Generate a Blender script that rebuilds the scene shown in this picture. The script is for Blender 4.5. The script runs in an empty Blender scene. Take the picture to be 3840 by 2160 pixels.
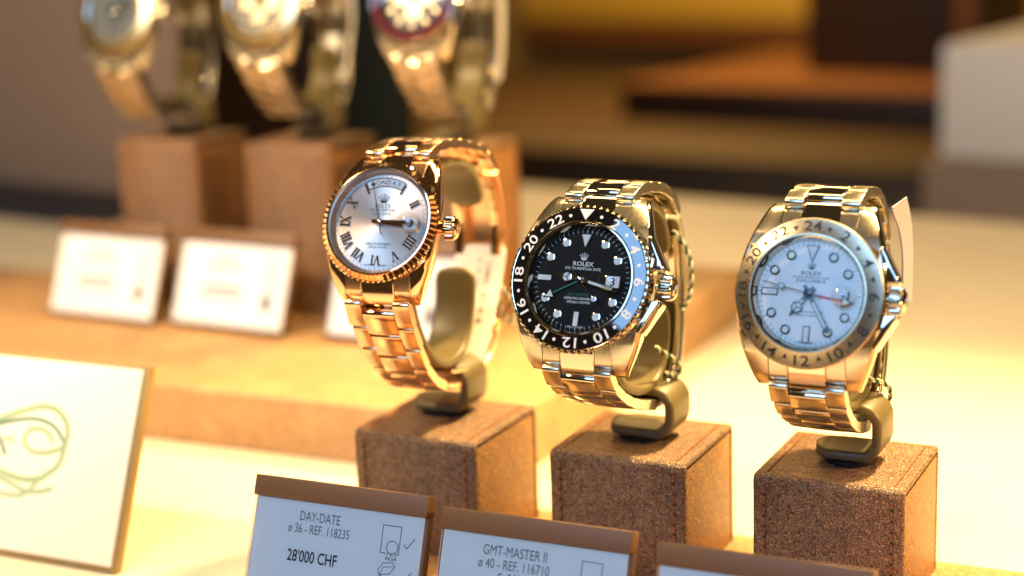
import bpy, bmesh, math, random
from math import sin, cos, pi, radians, atan2, hypot, sqrt
from mathutils import Vector, Matrix

random.seed(7)
S = 0.001                                   # everything below is written in millimetres
scn = bpy.context.scene
col = scn.collection

# ------------------------------------------------------------------ camera
def cam_axes(yaw, pitch, roll):
    f = Vector((-sin(yaw)*cos(pitch), cos(yaw)*cos(pitch), -sin(pitch)))
    r = Vector((cos(yaw), sin(yaw), 0)); u = r.cross(f)
    return cos(roll)*r + sin(roll)*u, -sin(roll)*r + cos(roll)*u, f
CAM = Vector((210.78, -411.26, 151.12))
cr, cu, cf = cam_axes(radians(25.719), radians(12.846), radians(-2.101))
cd = bpy.data.cameras.new('camera'); cam = bpy.data.objects.new('camera', cd); col.objects.link(cam)
m = Matrix.Identity(4)
for i in range(3):
    m[i][0], m[i][1], m[i][2], m[i][3] = cr[i], cu[i], -cf[i], CAM[i]*S
cam.matrix_world = m
cd.sensor_width = 36; cd.lens = 58.45; cd.clip_start = 0.01; cd.clip_end = 50
cd.dof.use_dof = True; cd.dof.focus_distance = 0.443; cd.dof.aperture_fstop = 5.6
scn.camera = cam

# ------------------------------------------------------------------ world and lamps
w = bpy.data.worlds.new('World'); scn.world = w; w.use_nodes = True
bg = w.node_tree.nodes['Background']; bg.inputs[0].default_value = (0.30, 0.20, 0.10, 1); bg.inputs[1].default_value = 0.15

def lamp(name, kind, loc, target, power, color, size=0.05, size_y=None, spot=None, blend=0.5):
    d = bpy.data.lights.new(name, kind); o = bpy.data.objects.new(name, d); col.objects.link(o)
    o.location = Vector(loc)*S
    o.rotation_euler = (Vector(target) - Vector(loc)).to_track_quat('-Z', 'Y').to_euler()
    d.energy = power; d.color = color
    if kind == 'AREA':
        d.shape = 'RECTANGLE' if size_y else 'DISK'; d.size = size
        if size_y: d.size_y = size_y
    if kind == 'SPOT':
        d.shadow_soft_size = size; d.spot_size = radians(spot); d.spot_blend = blend
    return o
WARM = (1.0, 0.66, 0.26)
lamp('ceiling_spot', 'SPOT', (230, 400, 560), (75, -10, 0), 78.0, WARM, 0.035, spot=56, blend=0.9)
lamp('side_spot', 'AREA', (560, 90, 260), (80, 10, -10), 3.2, (1.0, 0.62, 0.22), 0.06)
lamp('added_highlight_strip', 'AREA', (60, 90, 520), (40, 30, 0), 3.2, (1.0, 0.66, 0.24), 0.55, 0.05)  # unseen strip added for yellow streak highlights on the brushed links
lamp('added_warm_fill', 'AREA', (-600, -430, 800), (-50, 0, 40), 6.5, (1.0, 0.70, 0.36), 0.22)  # unseen lamp added to give the sunburst dial and bezel warm reflections
lamp('display_spot', 'SPOT', (-340, -190, 430), (-215, 100, 10), 17.0, (1.0, 0.72, 0.40), 0.03, spot=46, blend=0.7)
lamp('shop_window_daylight', 'AREA', (50, -1250, 890), (60, 0, 60), 12.5, (0.31, 0.59, 1.0), 0.83, 0.78)
lamp('added_background_fill', 'AREA', (-600, 1600, 700), (-600, 1700, 0), 13.0, (1.0, 0.58, 0.18), 0.3)  # unseen lamp added to brighten the background

scn.view_settings.view_transform = 'Standard'; scn.view_settings.look = 'None'
scn.view_settings.gamma = 1; scn.view_settings.use_curve_mapping = False
scn.view_settings.exposure = 0.22

# ------------------------------------------------------------------ materials
def new_mat(name):
    mt = bpy.data.materials.new(name); mt.use_nodes = True
    return mt, mt.node_tree.nodes, mt.node_tree.links, mt.node_tree.nodes['Principled BSDF']
def mat(name, c, rough=0.5, metal=0.0, coat=0.0, spec=None, aniso=0.0):
    mt, n, l, p = new_mat(name)
    p.inputs['Base Color'].default_value = (*c, 1); p.inputs['Roughness'].default_value = rough
    p.inputs['Metallic'].default_value = metal; p.inputs['Coat Weight'].default_value = coat
    if spec is not None: p.inputs['Specular IOR Level'].default_value = spec
    if aniso: p.inputs['Anisotropic'].default_value = aniso
    return mt
def tex(n, l, scale=(1, 1, 1)):
    tc = n.new('ShaderNodeTexCoord'); mp = n.new('ShaderNodeMapping'); l.new(tc.outputs['Object'], mp.inputs[0])
    mp.inputs['Scale'].default_value = scale; return mp.outputs[0]
def brushed(name, c, rough, scale, strength=0.25):
    mt, n, l, p = new_mat(name)
    p.inputs['Base Color'].default_value = (*c, 1); p.inputs['Metallic'].default_value = 1
    nz = n.new('ShaderNodeTexNoise'); nz.inputs['Scale'].default_value = 1; nz.inputs['Detail'].default_value = 3
    l.new(tex(n, l, scale), nz.inputs['Vector'])
    mr = n.new('ShaderNodeMapRange'); mr.inputs[3].default_value = rough*0.75; mr.inputs[4].default_value = rough*1.3
    l.new(nz.outputs[0], mr.inputs[0]); l.new(mr.outputs[0], p.inputs['Roughness'])
    b = n.new('ShaderNodeBump'); b.inputs['Strength'].default_value = strength; b.inputs['Distance'].default_value = 0.00003
    l.new(nz.outputs[0], b.inputs['Height']); l.new(b.outputs[0], p.inputs['Normal'])
    return mt
STEEL = (0.62, 0.57, 0.47); ROSE = (0.90, 0.59, 0.36)
M = {}
M['steel'] = mat('polished_steel', STEEL, 0.07, 1)
M['steel_b'] = brushed('brushed_steel', STEEL, 0.24, (9000, 300, 300))
M['steel_ring'] = brushed('brushed_steel_bezel', (0.55, 0.48, 0.35), 0.28, (2500, 2500, 300))
M['rose'] = mat('polished_rose_gold', ROSE, 0.06, 1)
M['rose_b'] = brushed('brushed_rose_gold', ROSE, 0.22, (9000, 300, 300))
M['rose_soft'] = mat('satin_rose_gold', (0.88, 0.66, 0.54), 0.30, 1)
M['gold'] = mat('yellow_gold', (0.90, 0.66, 0.30), 0.28, 1)
M['ceramic'] = mat('black_ceramic', (0.004, 0.004, 0.005), 0.04, 0, 1.0, spec=1.0)
M['red_ceramic'] = mat('red_ceramic', (0.10, 0.018, 0.03), 0.10, 0, 0.5)
M['black_dial'] = mat('black_dial', (0.004, 0.004, 0.004), 0.5, spec=0.15)
M['grey_dial'] = mat('slate_dial', (0.035, 0.05, 0.065), 0.6)
M['white_dial'] = mat('white_dial', (0.90, 0.92, 0.93), 0.35)
M['lume'] = mat('lume', (0.82, 0.84, 0.80), 0.45)
M['ink'] = mat('black_ink', (0.012, 0.012, 0.014), 0.5)
M['grey_ink'] = mat('grey_ink', (0.10, 0.10, 0.11), 0.5)
M['white_ink'] = mat('white_ink', (0.85, 0.85, 0.85), 0.5)
M['green_ink'] = mat('green_ink', (0.0, 0.16, 0.08), 0.5)
M['pale_green'] = mat('pale_green_ink', (0.31, 0.41, 0.22), 0.6)
M['mid_green'] = mat('mid_green_ink', (0.05, 0.17, 0.11), 0.6)
M['red'] = mat('red_lacquer', (0.72, 0.01, 0.02), 0.35)
M['black_gloss'] = mat('black_gloss', (0.008, 0.008, 0.008), 0.12)
M['card'] = mat('white_card', (0.80, 0.79, 0.77), 0.6)
M['plaque'] = mat('cream_plaque', (0.82, 0.78, 0.64), 0.5)
M['plaque_edge'] = mat('brass_plaque_edge', (0.26, 0.17, 0.05), 0.5)
M['frame'] = mat('bronze_card_holder', (0.12, 0.058, 0.024), 0.55)
M['tag'] = mat('white_tag', (0.88, 0.87, 0.85), 0.4)
M['cord_green'] = mat('green_cord', (0.01, 0.10, 0.045), 0.7)
M['cord_white'] = mat('white_cord', (0.75, 0.72, 0.60), 0.7)
M['holder'] = mat('taupe_holder', (0.125, 0.098, 0.042), 0.42)
M['thread'] = mat('brown_thread', (0.30, 0.105, 0.025), 0.7)
M['gap'] = mat('dark_lining', (0.02, 0.012, 0.008), 0.8)
M['navy'] = mat('dark_navy_paint', (0.012, 0.012, 0.022), 0.5)

def sunburst():
    mt, n, l, p = new_mat('silver_sunburst_dial')
    p.inputs['Base Color'].default_value = (0.84, 0.70, 0.60, 1); p.inputs['Metallic'].default_value = 0.85
    p.inputs['Roughness'].default_value = 0.42; p.inputs['Anisotropic'].default_value = 0.85
    t = n.new('ShaderNodeTangent'); t.direction_type = 'RADIAL'; t.axis = 'Z'; l.new(t.outputs[0], p.inputs['Tangent'])
    return mt
M['sun_dial'] = sunburst()

def thin_glass(name, boost):
    mt, n, l, p = new_mat(name); n.remove(p)
    out = [q for q in n if q.type == 'OUTPUT_MATERIAL'][0]
    tr = n.new('ShaderNodeBsdfTransparent'); gl = n.new('ShaderNodeBsdfGlossy'); gl.inputs['Roughness'].default_value = 0.01
    fr = n.new('ShaderNodeFresnel'); fr.inputs['IOR'].default_value = boost
    mx = n.new('ShaderNodeMixShader'); l.new(fr.outputs[0], mx.inputs[0]); l.new(tr.outputs[0], mx.inputs[1]); l.new(gl.outputs[0], mx.inputs[2])
    l.new(mx.outputs[0], out.inputs[0]); return mt
M['glass'] = thin_glass('coated_crystal', 1.28)
M['lens'] = thin_glass('crystal_lens', 1.85)
M['acrylic'] = thin_glass('clear_acrylic', 1.35)

def leather(name, dark, light, scale, bump, edge=0.17):
    mt, n, l, p = new_mat(name)
    v0 = tex(n, l, (1, 1, 1))
    wob = n.new('ShaderNodeTexNoise'); wob.inputs['Scale'].default_value = 700; wob.inputs['Detail'].default_value = 3; l.new(v0, wob.inputs['Vector'])
    ad = n.new('ShaderNodeVectorMath'); ad.operation = 'MULTIPLY_ADD'
    l.new(wob.outputs['Color'], ad.inputs[0]); ad.inputs[1].default_value = (0.0007,)*3; l.new(v0, ad.inputs[2])
    vo = n.new('ShaderNodeTexVoronoi'); vo.feature = 'DISTANCE_TO_EDGE'; vo.inputs['Scale'].default_value = scale; l.new(ad.outputs[0], vo.inputs['Vector'])
    vc = n.new('ShaderNodeTexVoronoi'); vc.inputs['Scale'].default_value = scale; l.new(ad.outputs[0], vc.inputs['Vector'])
    cr_ = n.new('ShaderNodeValToRGB'); e = cr_.color_ramp.elements; cr_.color_ramp.interpolation = 'EASE'
    e[0].position = 0.0; e[0].color = (*dark, 1); e[1].position = edge; e[1].color = (*light, 1)
    l.new(vo.outputs['Distance'], cr_.inputs[0])
    sp = n.new('ShaderNodeSeparateColor'); l.new(vc.outputs['Color'], sp.inputs[0])
    cell = n.new('ShaderNodeMapRange'); cell.inputs[3].default_value = 0.62; cell.inputs[4].default_value = 1.25; l.new(sp.outputs[0], cell.inputs[0])
    big = n.new('ShaderNodeTexNoise'); big.inputs['Scale'].default_value = 70; big.inputs['Detail'].default_value = 4; l.new(v0, big.inputs['Vector'])
    mr = n.new('ShaderNodeMapRange'); mr.inputs[3].default_value = 0.65; mr.inputs[4].default_value = 1.3; l.new(big.outputs[0], mr.inputs[0])
    mu = n.new('ShaderNodeMath'); mu.operation = 'MULTIPLY'; l.new(cell.outputs[0], mu.inputs[0]); l.new(mr.outputs[0], mu.inputs[1])
    mx = n.new('ShaderNodeMix'); mx.data_type = 'RGBA'; mx.blend_type = 'MULTIPLY'; mx.inputs[0].default_value = 1
    l.new(cr_.outputs[0], mx.inputs[6]); l.new(mu.outputs[0], mx.inputs[7]); l.new(mx.outputs[2], p.inputs['Base Color'])
    h = n.new('ShaderNodeMapRange'); h.inputs[1].default_value = 0.0; h.inputs[2].default_value = 0.3; l.new(vo.outputs['Distance'], h.inputs[0])
    b = n.new('ShaderNodeBump'); b.inputs['Strength'].default_value = bump; b.inputs['Distance'].default_value = 0.00022
    l.new(h.outputs[0], b.inputs['Height']); l.new(b.outputs[0], p.inputs['Normal'])
    p.inputs['Roughness'].default_value = 0.42
    return mt
M['leather'] = leather('brown_grained_leather', (0.062, 0.022, 0.010), (0.285, 0.16, 0.08), 1150, 0.8)
M['leather_side'] = leather('warm_lit_side_leather', (0.16, 0.062, 0.016), (0.40, 0.19, 0.058), 1250, 0.7)  # side leather painted lighter and more orange for the warm light on it
M['leather_tan'] = leather('tan_platform_leather', (0.34, 0.18, 0.075), (0.50, 0.30, 0.14), 1500, 0.25)

def mottled(name, a, b_, scale, rough, bump=0.0):
    mt, n, l, p = new_mat(name)
    nz = n.new('ShaderNodeTexNoise'); nz.inputs['Scale'].default_value = scale; nz.inputs['Detail'].default_value = 6
    l.new(tex(n, l), nz.inputs['Vector'])
    cr_ = n.new('ShaderNodeValToRGB'); cr_.color_ramp.elements[0].color = (*a, 1); cr_.color_ramp.elements[1].color = (*b_, 1)
    l.new(nz.outputs[0], cr_.inputs[0]); l.new(cr_.outputs[0], p.inputs['Base Color']); p.inputs['Roughness'].default_value = rough
    return mt
M['table'] = mottled('cream_table_top', (0.62, 0.55, 0.42), (0.67, 0.60, 0.46), 30, 0.55)
M['floor'] = mottled('dark_brown_floor', (0.05, 0.026, 0.008), (0.075, 0.04, 0.012), 6, 0.6)
M['wall_olive'] = mottled('olive_wall', (0.30, 0.19, 0.06), (0.35, 0.23, 0.08), 4, 0.8)
M['wood_dark'] = mottled('dark_wood', (0.018, 0.006, 0.002), (0.03, 0.010, 0.003), 12, 0.6)
M['wood_top'] = mottled('chestnut_wood', (0.16, 0.060, 0.014), (0.20, 0.078, 0.02), 12, 0.5)
M['column'] = mottled('pale_column', (0.66, 0.64, 0.60), (0.72, 0.69, 0.65), 5, 0.8)
M['grey_panel'] = mottled('grey_panel', (0.22, 0.155, 0.11), (0.27, 0.19, 0.14), 4, 0.8)
M['gold_panel'] = mottled('gold_panel', (0.62, 0.40, 0.05), (0.74, 0.48, 0.07), 5, 0.5)
M['brown_panel'] = mottled('brown_panel', (0.045, 0.025, 0.022), (0.06, 0.034, 0.03), 5, 0.8)
M['green_panel'] = mottled('dark_green_panel', (0.02, 0.024, 0.012), (0.03, 0.034, 0.016), 5, 0.8)

# ------------------------------------------------------------------ mesh helpers
class MB:
    def __init__(s): s.v = []; s.f = []; s.mi = []
    def add(s, vs, fs, T=None, mi=0):
        o = len(s.v)
        s.v += [(T @ Vector(p))[:] if T else tuple(p) for p in vs]
        s.f += [tuple(o+i for i in f) for f in fs]; s.mi += [mi]*len(fs); return s
    def box(s, x0, x1, y0, y1, z0, z1, T=None, mi=0):
        vs = [(x, y, z) for z in (z0, z1) for y in (y0, y1) for x in (x0, x1)]
        return s.add(vs, [(0,2,3,1),(4,5,7,6),(0,1,5,4),(2,6,7,3),(0,4,6,2),(1,3,7,5)], T, mi)
    def prism(s, poly, z0, z1, T=None, mi=0):
        n = len(poly)
        vs = [(x, y, z0) for x, y in poly] + [(x, y, z1) for x, y in poly]
        fs = [tuple(range(n-1, -1, -1)), tuple(range(n, 2*n))] + [(i, (i+1) % n, n+(i+1) % n, n+i) for i in range(n)]
        return s.add(vs, fs, T, mi)
    def lathe(s, prof, n=64, T=None, mi=0, cap0=False, cap1=False, closed=False):
        vs = [(r*cos(2*pi*k/n), r*sin(2*pi*k/n), z) for r, z in prof for k in range(n)]
        m_ = len(prof); fs = []
        for i in range(m_ if closed else m_-1):
            j = (i+1) % m_
            for k in range(n):
                k2 = (k+1) % n; fs.append((i*n+k, i*n+k2, j*n+k2, j*n+k))
        if cap0: fs.append(tuple(range(n-1, -1, -1)))
        if cap1: fs.append(tuple((m_-1)*n+k for k in range(n)))
        return s.add(vs, fs, T, mi)
    def grid(s, rows, T=None, mi=0, close_u=False, cap=False):
        nu = len(rows[0]); vs = [p for r in rows for p in r]; fs = []
        for i in range(len(rows)-1):
            for k in range(nu if close_u else nu-1):
                k2 = (k+1) % nu; fs.append((i*nu+k, i*nu+k2, (i+1)*nu+k2, (i+1)*nu+k))
        if cap: fs += [tuple(range(nu-1, -1, -1)), tuple((len(rows)-1)*nu+k for k in range(nu))]
        return s.add(vs, fs, T, mi)
    def tube(s, pts, r, n=8, T=None, mi=0):
        rows = []
        for i, p in enumerate(pts):
            p = Vector(p); a = Vector(pts[max(i-1, 0)]); b = Vector(pts[min(i+1, len(pts)-1)])
            t = (b-a).normalized(); q = Vector((0, 0, 1)) if abs(t.z) < 0.9 else Vector((1, 0, 0))
            u = t.cross(q).normalized(); w_ = t.cross(u)
            rows.append([tuple(p + r*(cos(2*pi*k/n)*u + sin(2*pi*k/n)*w_)) for k in range(n)])
        return s.grid(rows, T, mi, close_u=True, cap=True)
    def mesh(s, name, mats, angle=35, bevel=0, seg=2, flat=False, recalc=True):
        me = bpy.data.meshes.new(name)
        me.from_pydata([(x*S, y*S, z*S) for x, y, z in s.v], [], s.f)
        for p, k in zip(me.polygons, s.mi): p.material_index = k
        bm = bmesh.new(); bm.from_mesh(me)
        if recalc: bmesh.ops.recalc_face_normals(bm, faces=bm.faces)
        if bevel:
            es = [e for e in bm.edges if len(e.link_faces) == 2 and e.calc_face_angle(0) > radians(40)]
            bmesh.ops.bevel(bm, geom=es, offset=bevel*S, segments=seg, profile=0.5, affect='EDGES', clamp_overlap=True)
        bm.to_mesh(me); bm.free()
        for mt in (mats if isinstance(mats, (list, tuple)) else [mats]): me.materials.append(mt)
        if not flat:
            me.polygons.foreach_set('use_smooth', [True]*len(me.polygons)); me.set_sharp_from_angle(angle=radians(angle))
        return me
    def build(s, name, mats, parent=None, **k):
        return obj(name, s.mesh(name, mats, **k), parent)
def obj(name, me, parent=None, M4=None):
    o = bpy.data.objects.new(name, me); col.objects.link(o)
    if parent: o.parent = parent
    if M4 is not None: o.matrix_local = M4
    return o
def mm(T):                                  # matrix with a translation in mm -> metres
    T = T.copy(); T.translation = T.translation*S; return T
def thing(name, label, cat, loc=(0, 0, 0), rz=0, group=None):
    o = obj(name, None); o.location = Vector(loc)*S; o.rotation_euler = (0, 0, rz)
    o['label'] = label; o['category'] = cat
    if group: o['group'] = group
    return o
def struct(o): o['kind'] = 'structure'; return o
def RZ(a): return Matrix.Rotation(a, 4, 'Z')
def TR(x, y, z): return Matrix.Translation((x, y, z))

_tc = {}
def text_geo(t, bold=0.0, spacing=1.0):
    key = (t, bold, spacing)
    if key not in _tc:
        c = bpy.data.curves.new('t', 'FONT'); c.body = t; c.size = 1; c.resolution_u = 3; c.offset = bold; c.space_character = spacing
        o = bpy.data.objects.new('t', c); col.objects.link(o)
        me = bpy.data.meshes.new_from_object(o.evaluated_get(bpy.context.evaluated_depsgraph_get()))
        vs = [tuple(v.co) for v in me.vertices]; fs = [tuple(p.vertices) for p in me.polygons]
        bpy.data.objects.remove(o); bpy.data.curves.remove(c); bpy.data.meshes.remove(me)
        x0 = min(v[0] for v in vs); x1 = max(v[0] for v in vs)
        _tc[key] = ([(v[0]-(x0+x1)/2, v[1], 0) for v in vs], fs, x1-x0)
    return _tc[key]
CAPH = 0.70
def put_text(mb, t, capheight, T, width=None, bold=0.0, align='C', mi=0, spacing=1.0):
    vs, fs, wd = text_geo(t, bold, spacing)
    k = capheight/CAPH; kx = (width/wd) if width else k
    dx = {'C': 0, 'L': wd*kx/2, 'R': -wd*kx/2}[align]
    mb.add([(x*kx+dx, y*k-capheight/2, 0) for x, y, _ in vs], fs, T, mi)

def spline(pts, n=14):                      # Catmull-Rom in 2D
    out = []; P = [Vector(p) for p in pts]; P = [2*P[0]-P[1]] + P + [2*P[-1]-P[-2]]
    for i in range(1, len(P)-2):
        a, b, c, d = P[i-1:i+3]
        for k in range(n):
            t = k/n
            out.append(0.5*((2*b)+(c-a)*t+(2*a-5*b+4*c-d)*t*t+(3*b-a-3*c+d)*t**3))
    out.append(P[-2]); return out
def resample(pts, step):
    out = [pts[0]]; acc = 0; L = 0
    d = [0]
    for a, b in zip(pts, pts[1:]): d.append(d[-1]+(b-a).length)
    n = max(2, int(round(d[-1]/step))); j = 0
    out = []
    for i in range(n+1):
        t = d[-1]*i/n
        while j < len(d)-2 and d[j+1] < t: j += 1
        k = (t-d[j])/max(1e-9, d[j+1]-d[j]); out.append(pts[j].lerp(pts[j+1], k))
    return out, d[-1]
def at_len(pts, s):
    for a, b in zip(pts, pts[1:]):
        l = (b-a).length
        if s <= l: return a.lerp(b, s/max(l, 1e-9)), (b-a).normalized()
        s -= l
    return pts[-1] + (pts[-1]-pts[-2]).normalized()*s, (pts[-1]-pts[-2]).normalized()
def strip(mb, path, x0, x1, t, mi=0, edge=0.5, side=1, round_end=0, round_start=0):
    """ribbon of thickness t along a path of (y, z) points, between x0 and x1; rounded long edges"""
    rows = []; n = len(path); cum = [0]
    for a, b in zip(path, path[1:]): cum.append(cum[-1]+(b-a).length)
    for i, p in enumerate(path):
        a = path[max(i-1, 0)]; b = path[min(i+1, n-1)]; tg = (b-a).normalized(); nr = Vector((-tg.y, tg.x))*side
        s0, s1 = cum[i], cum[-1]-cum[i]; hw = (x1-x0)/2; xc = (x0+x1)/2
        for r_, s_ in ((round_end, s1), (round_start, s0)):
            if r_ and s_ < r_: hw = min(hw, (x1-x0)/2 - r_ + sqrt(max(0, r_*r_-(r_-s_)**2)))
        e = min(edge, t/2*0.98); q = []
        for cx_, ct, a0 in ((xc+hw-e, t/2-e, 0), (xc-hw+e, t/2-e, pi/2), (xc-hw+e, -t/2+e, pi), (xc+hw-e, -t/2+e, 1.5*pi)):
            for k in range(4):
                a_ = a0+k*pi/6; q.append((cx_+e*cos(a_), ct+e*sin(a_)))
        rows.append([(x, p.x+nr.x*h, p.y+nr.y*h) for x, h in q])
    mb.grid(rows, None, mi, close_u=True, cap=True)

# ------------------------------------------------------------------ the setting: table, platforms, room behind
ZT, ZP, ZK = -42.0, -37.0, -19.5
def poly_slab(name, poly, z0, z1, mt, bevel=0):
    mb = MB(); mb.prism(poly, z0, z1); return struct(mb.build(name, mt, bevel=bevel))
poly_slab('table', [(-900, -260), (420, -260), (420, 531), (-900, 758)], -60, ZT, M['table'])

def platform(name, label, x0, x1, y0, y1, z0, z1, rz=0):
    t = thing(name, label, 'platform', ((x0+x1)/2, (y0+y1)/2, z0), rz)
    hx, hy = (x1-x0)/2, (y1-y0)/2
    MB().box(-hx, hx, -hy, hy, 0.02, z1-z0).build('leather_cover', M['leather_tan'], t, bevel=1.2, seg=3)
    return t
platform('display_platform', 'low tan leather platform under the three watch blocks in front', -50, 330, -125, 47, ZT, ZP)
t = thing('display_platform', 'raised tan leather platform carrying the blurred back row', 'platform', (-200, 77, ZT))
MB().prism([(-320, 0), (173, 0), (178, 255), (-100, 255), (-130, 156), (-320, 156)], 0.02, ZK-ZT).build('leather_cover', M['leather_tan'], t, bevel=1.2, seg=3)

# ------------------------------------------------------------------ leather blocks
def make_block(label, cx, y0, rz, W, D, H, ztop, group):
    """front edge centre at (cx, y0), top at ztop"""
    t = thing('leather_block', label, 'display block', (cx, y0, ztop-H), rz, group)
    hw = W/2
    MB().box(-hw+1.0, hw-1.0, 1.3, D-1.3, 0.03, H-2.0).build('inner_core', M['gap'], t)
    for s in (-1, 1):
        x0, x1 = sorted((s*(hw-1.0), s*(hw-0.1)))
        MB().box(x0, x1, 2.0, D-2.0, 0.03, H-2.4).build('side_panel', M['leather_side'], t, bevel=0.4)
    r = 2.2; th = 1.4
    def ring(off):
        rr = r-off; q = [(off, 0.03)]
        q += [(off+rr-rr*cos(a), H-off-rr+rr*sin(a)) for a in [k*pi/12 for k in range(7)]]
        q += [(D-off-rr+rr*sin(a), H-off-rr+rr*cos(a)) for a in [k*pi/12 for k in range(7)]]
        return q + [(D-off, 0.03)]
    outer, inner = ring(0), ring(th)
    rows = []
    e = 0.5
    for (oy, oz), (iy, iz) in zip(outer, inner):
        my, mz = oy+(iy-oy)*0.35, oz+(iz-oz)*0.35
        rows.append([(-hw, iy, iz), (-hw, my, mz), (-hw+e, oy, oz), (hw-e, oy, oz), (hw, my, mz), (hw, iy, iz)])
    mb = MB(); mb.grid(rows, close_u=True, cap=True); mb.build('leather_wrap', M['leather'], t, angle=50)
    for s in (-1, 1):
        x = s*(hw-3.2); mb = MB(); L = 2.1; gp = 0.9
        y = 3.0
        while y < D-4:
            mb.tube([(x, y, H-0.10), (x+0.05, y+L*0.2, H+0.22), (x+0.1, y+L*0.8, H+0.22), (x+0.12, y+L, H-0.10)], 0.30, 6); y += L+gp
        z = H-3.2
        while z > 3:
            mb.tube([(x, 0.10, z), (x+0.05, -0.22, z-L*0.2), (x+0.1, -0.22, z-L*0.8), (x+0.12, 0.10, z-L)], 0.30, 6); z -= L+gp
        mb.build('seam_stitching', M['thread'], t)
        mb = MB(); mb.box(x-0.32, x+0.42, 2.6, D-3, H-0.2, H+0.03); mb.box(x-0.32, x+0.42, -0.03, 0.2, 2, H-2.8); mb.build('seam_groove', M['gap'], t)
    return t
BLK = [(-0.814, -1.043, -1.441), (1.19, 0.785, -0.914), (-0.088, 0.258, -0.998)]
WB, DB, ST = 41.04, 41.6, 61.82
for i, lab in enumerate(['brown grained leather block carrying the rose gold watch',
                         'brown grained leather block carrying the black dial watch',
                         'brown grained leather block carrying the white dial steel watch']):
    ox, oy, ya = BLK[i]
    make_block(lab, i*ST-WB/2+ox, oy, radians(ya), WB, DB, 36.9, 0, 'leather blocks in the front row')
BX = [-252, -183, -113]
for i, lab in enumerate(['blurred tall leather block at the far left of the back row',
                         'blurred tall leather block in the middle of the back row',
                         'blurred tall leather block right behind the rose gold watch']):
    make_block(lab, BX[i], 187, 0, 42, 42, 75.5, 56, 'tall leather blocks in the back row')

# ------------------------------------------------------------------ watch holder
def make_holder(label, base, rz, hx, top, cuff, wpos, wyaw, width=13, group='taupe watch holders'):
    """base: point on the block top; hx: right reach of the hook; top: height of the tab; cuff: (b, h) path about the watch centre"""
    t = thing('watch_holder', label, 'watch holder', base, rz, group)
    MB().lathe([(0.01, 0.02), (7.2, 0.02), (7.2, 1.3), (6.8, 1.6), (0.01, 1.6)], 40).build('base_disc', M['black_gloss'], t)
    th = 2.8; r = 4.6; z0 = 1.6+th/2+0.02; z1 = top-th/2
    q = [Vector((-9.5, z0+0.4)), Vector((-6, z0))]
    q += [Vector((hx-th/2-r+r*sin(a), z0+r-r*cos(a))) for a in [k*pi/16 for k in range(9)]]
    q += [Vector((hx-th/2-r+r*cos(a), z1-r+r*sin(a))) for a in [k*pi/16 for k in range(9)]]
    q += [Vector((-2, z1)), Vector((-5, z1))]
    q, _ = resample(q, 0.9)
    mb = MB(); strip(mb, q, -7.5, 7.5, th, edge=1.2, round_start=6.5, round_end=3)
    # strip runs in (y, z) with width in x: turn it so that it runs in (x, z) with its width in y
    mb.v = [(y, -x, z) for x, y, z in mb.v]
    mb.build('hook_arm', M['holder'], t, angle=60)
    # spring cuff inside the bracelet, in the watch's vertical plane
    p, _ = resample(spline([Vector(c) for c in cuff], 10), 1.2)
    mb = MB(); strip(mb, p, -width/2, width/2, 2.6, edge=1.0, round_start=4, round_end=4)
    rel = Matrix.Rotation(wyaw-rz, 4, 'Z'); off = Vector(wpos)-Vector(base); off = Matrix.Rotation(-rz, 4, 'Z') @ off
    mb.v = [tuple(rel @ Vector(v) + off) for v in mb.v]
    mb.build('spring_cuff', M['holder'], t, angle=60)
    return t

# ------------------------------------------------------------------ watches
def roman(mb, t, h, T, mi=0):
    st, thn, sr = h*0.17, h*0.08, h*0.09
    def bar(x0, y0, x1, y1, w_):
        d = Vector((x1-x0, y1-y0)).normalized(); n_ = Vector((-d.y, d.x))*w_/2
        mb.prism([(x0-n_.x, y0-n_.y), (x1-n_.x, y1-n_.y), (x1+n_.x, y1+n_.y), (x0+n_.x, y0+n_.y)], 0, 0.35, T, mi)
    wd = {'I': 0.34*h, 'V': 0.74*h, 'X': 0.74*h}; tot = sum(wd[c] for c in t); x = -tot/2
    for c in t:
        w_ = wd[c]; xc = x+w_/2
        if c == 'I': bar(xc, -h/2, xc, h/2, st)
        if c == 'V': bar(xc-w_*0.36, h/2, xc, -h/2, st); bar(xc+w_*0.36, h/2, xc, -h/2, thn)
        if c == 'X': bar(xc-w_*0.36, h/2, xc+w_*0.36, -h/2, st); bar(xc+w_*0.36, h/2, xc-w_*0.36, -h/2, thn)
        for yy in ((-h/2, h/2) if c != 'V' else (h/2,)):
            xs = [xc] if c == 'I' else [xc-w_*0.36, xc+w_*0.36]
            for q in xs: bar(q-h*0.13, yy, q+h*0.13, yy, sr)
        x += w_
def crown_emblem(mb, s, T, mi=0):
    for k in range(-2, 3):
        a = k*0.30; tip = (sin(a)*s*1.05, cos(a)*s*1.0 - s*0.08*abs(k)); b = k*0.15*s
        mb.prism([(b-0.07*s, 0.12*s), (b+0.07*s, 0.12*s), (tip[0]+0.03*s, tip[1]), (tip[0]-0.03*s, tip[1])], 0, 0.12, T, mi)
        mb.lathe([(0.075*s, 0), (0.075*s, 0.14)], 8, T @ TR(tip[0], tip[1], 0), mi, cap1=True)
    mb.prism([(0.38*s*cos(a), 0.07*s+0.10*s*sin(a)) for a in [2*pi*k/14 for k in range(14)]], 0, 0.16, T, mi)
def polar(r, deg): return r*sin(radians(deg)), r*cos(radians(deg))
def marker_T(r, deg, z): x, y = polar(r, deg); return TR(x, y, z) @ RZ(-radians(deg))
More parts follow.
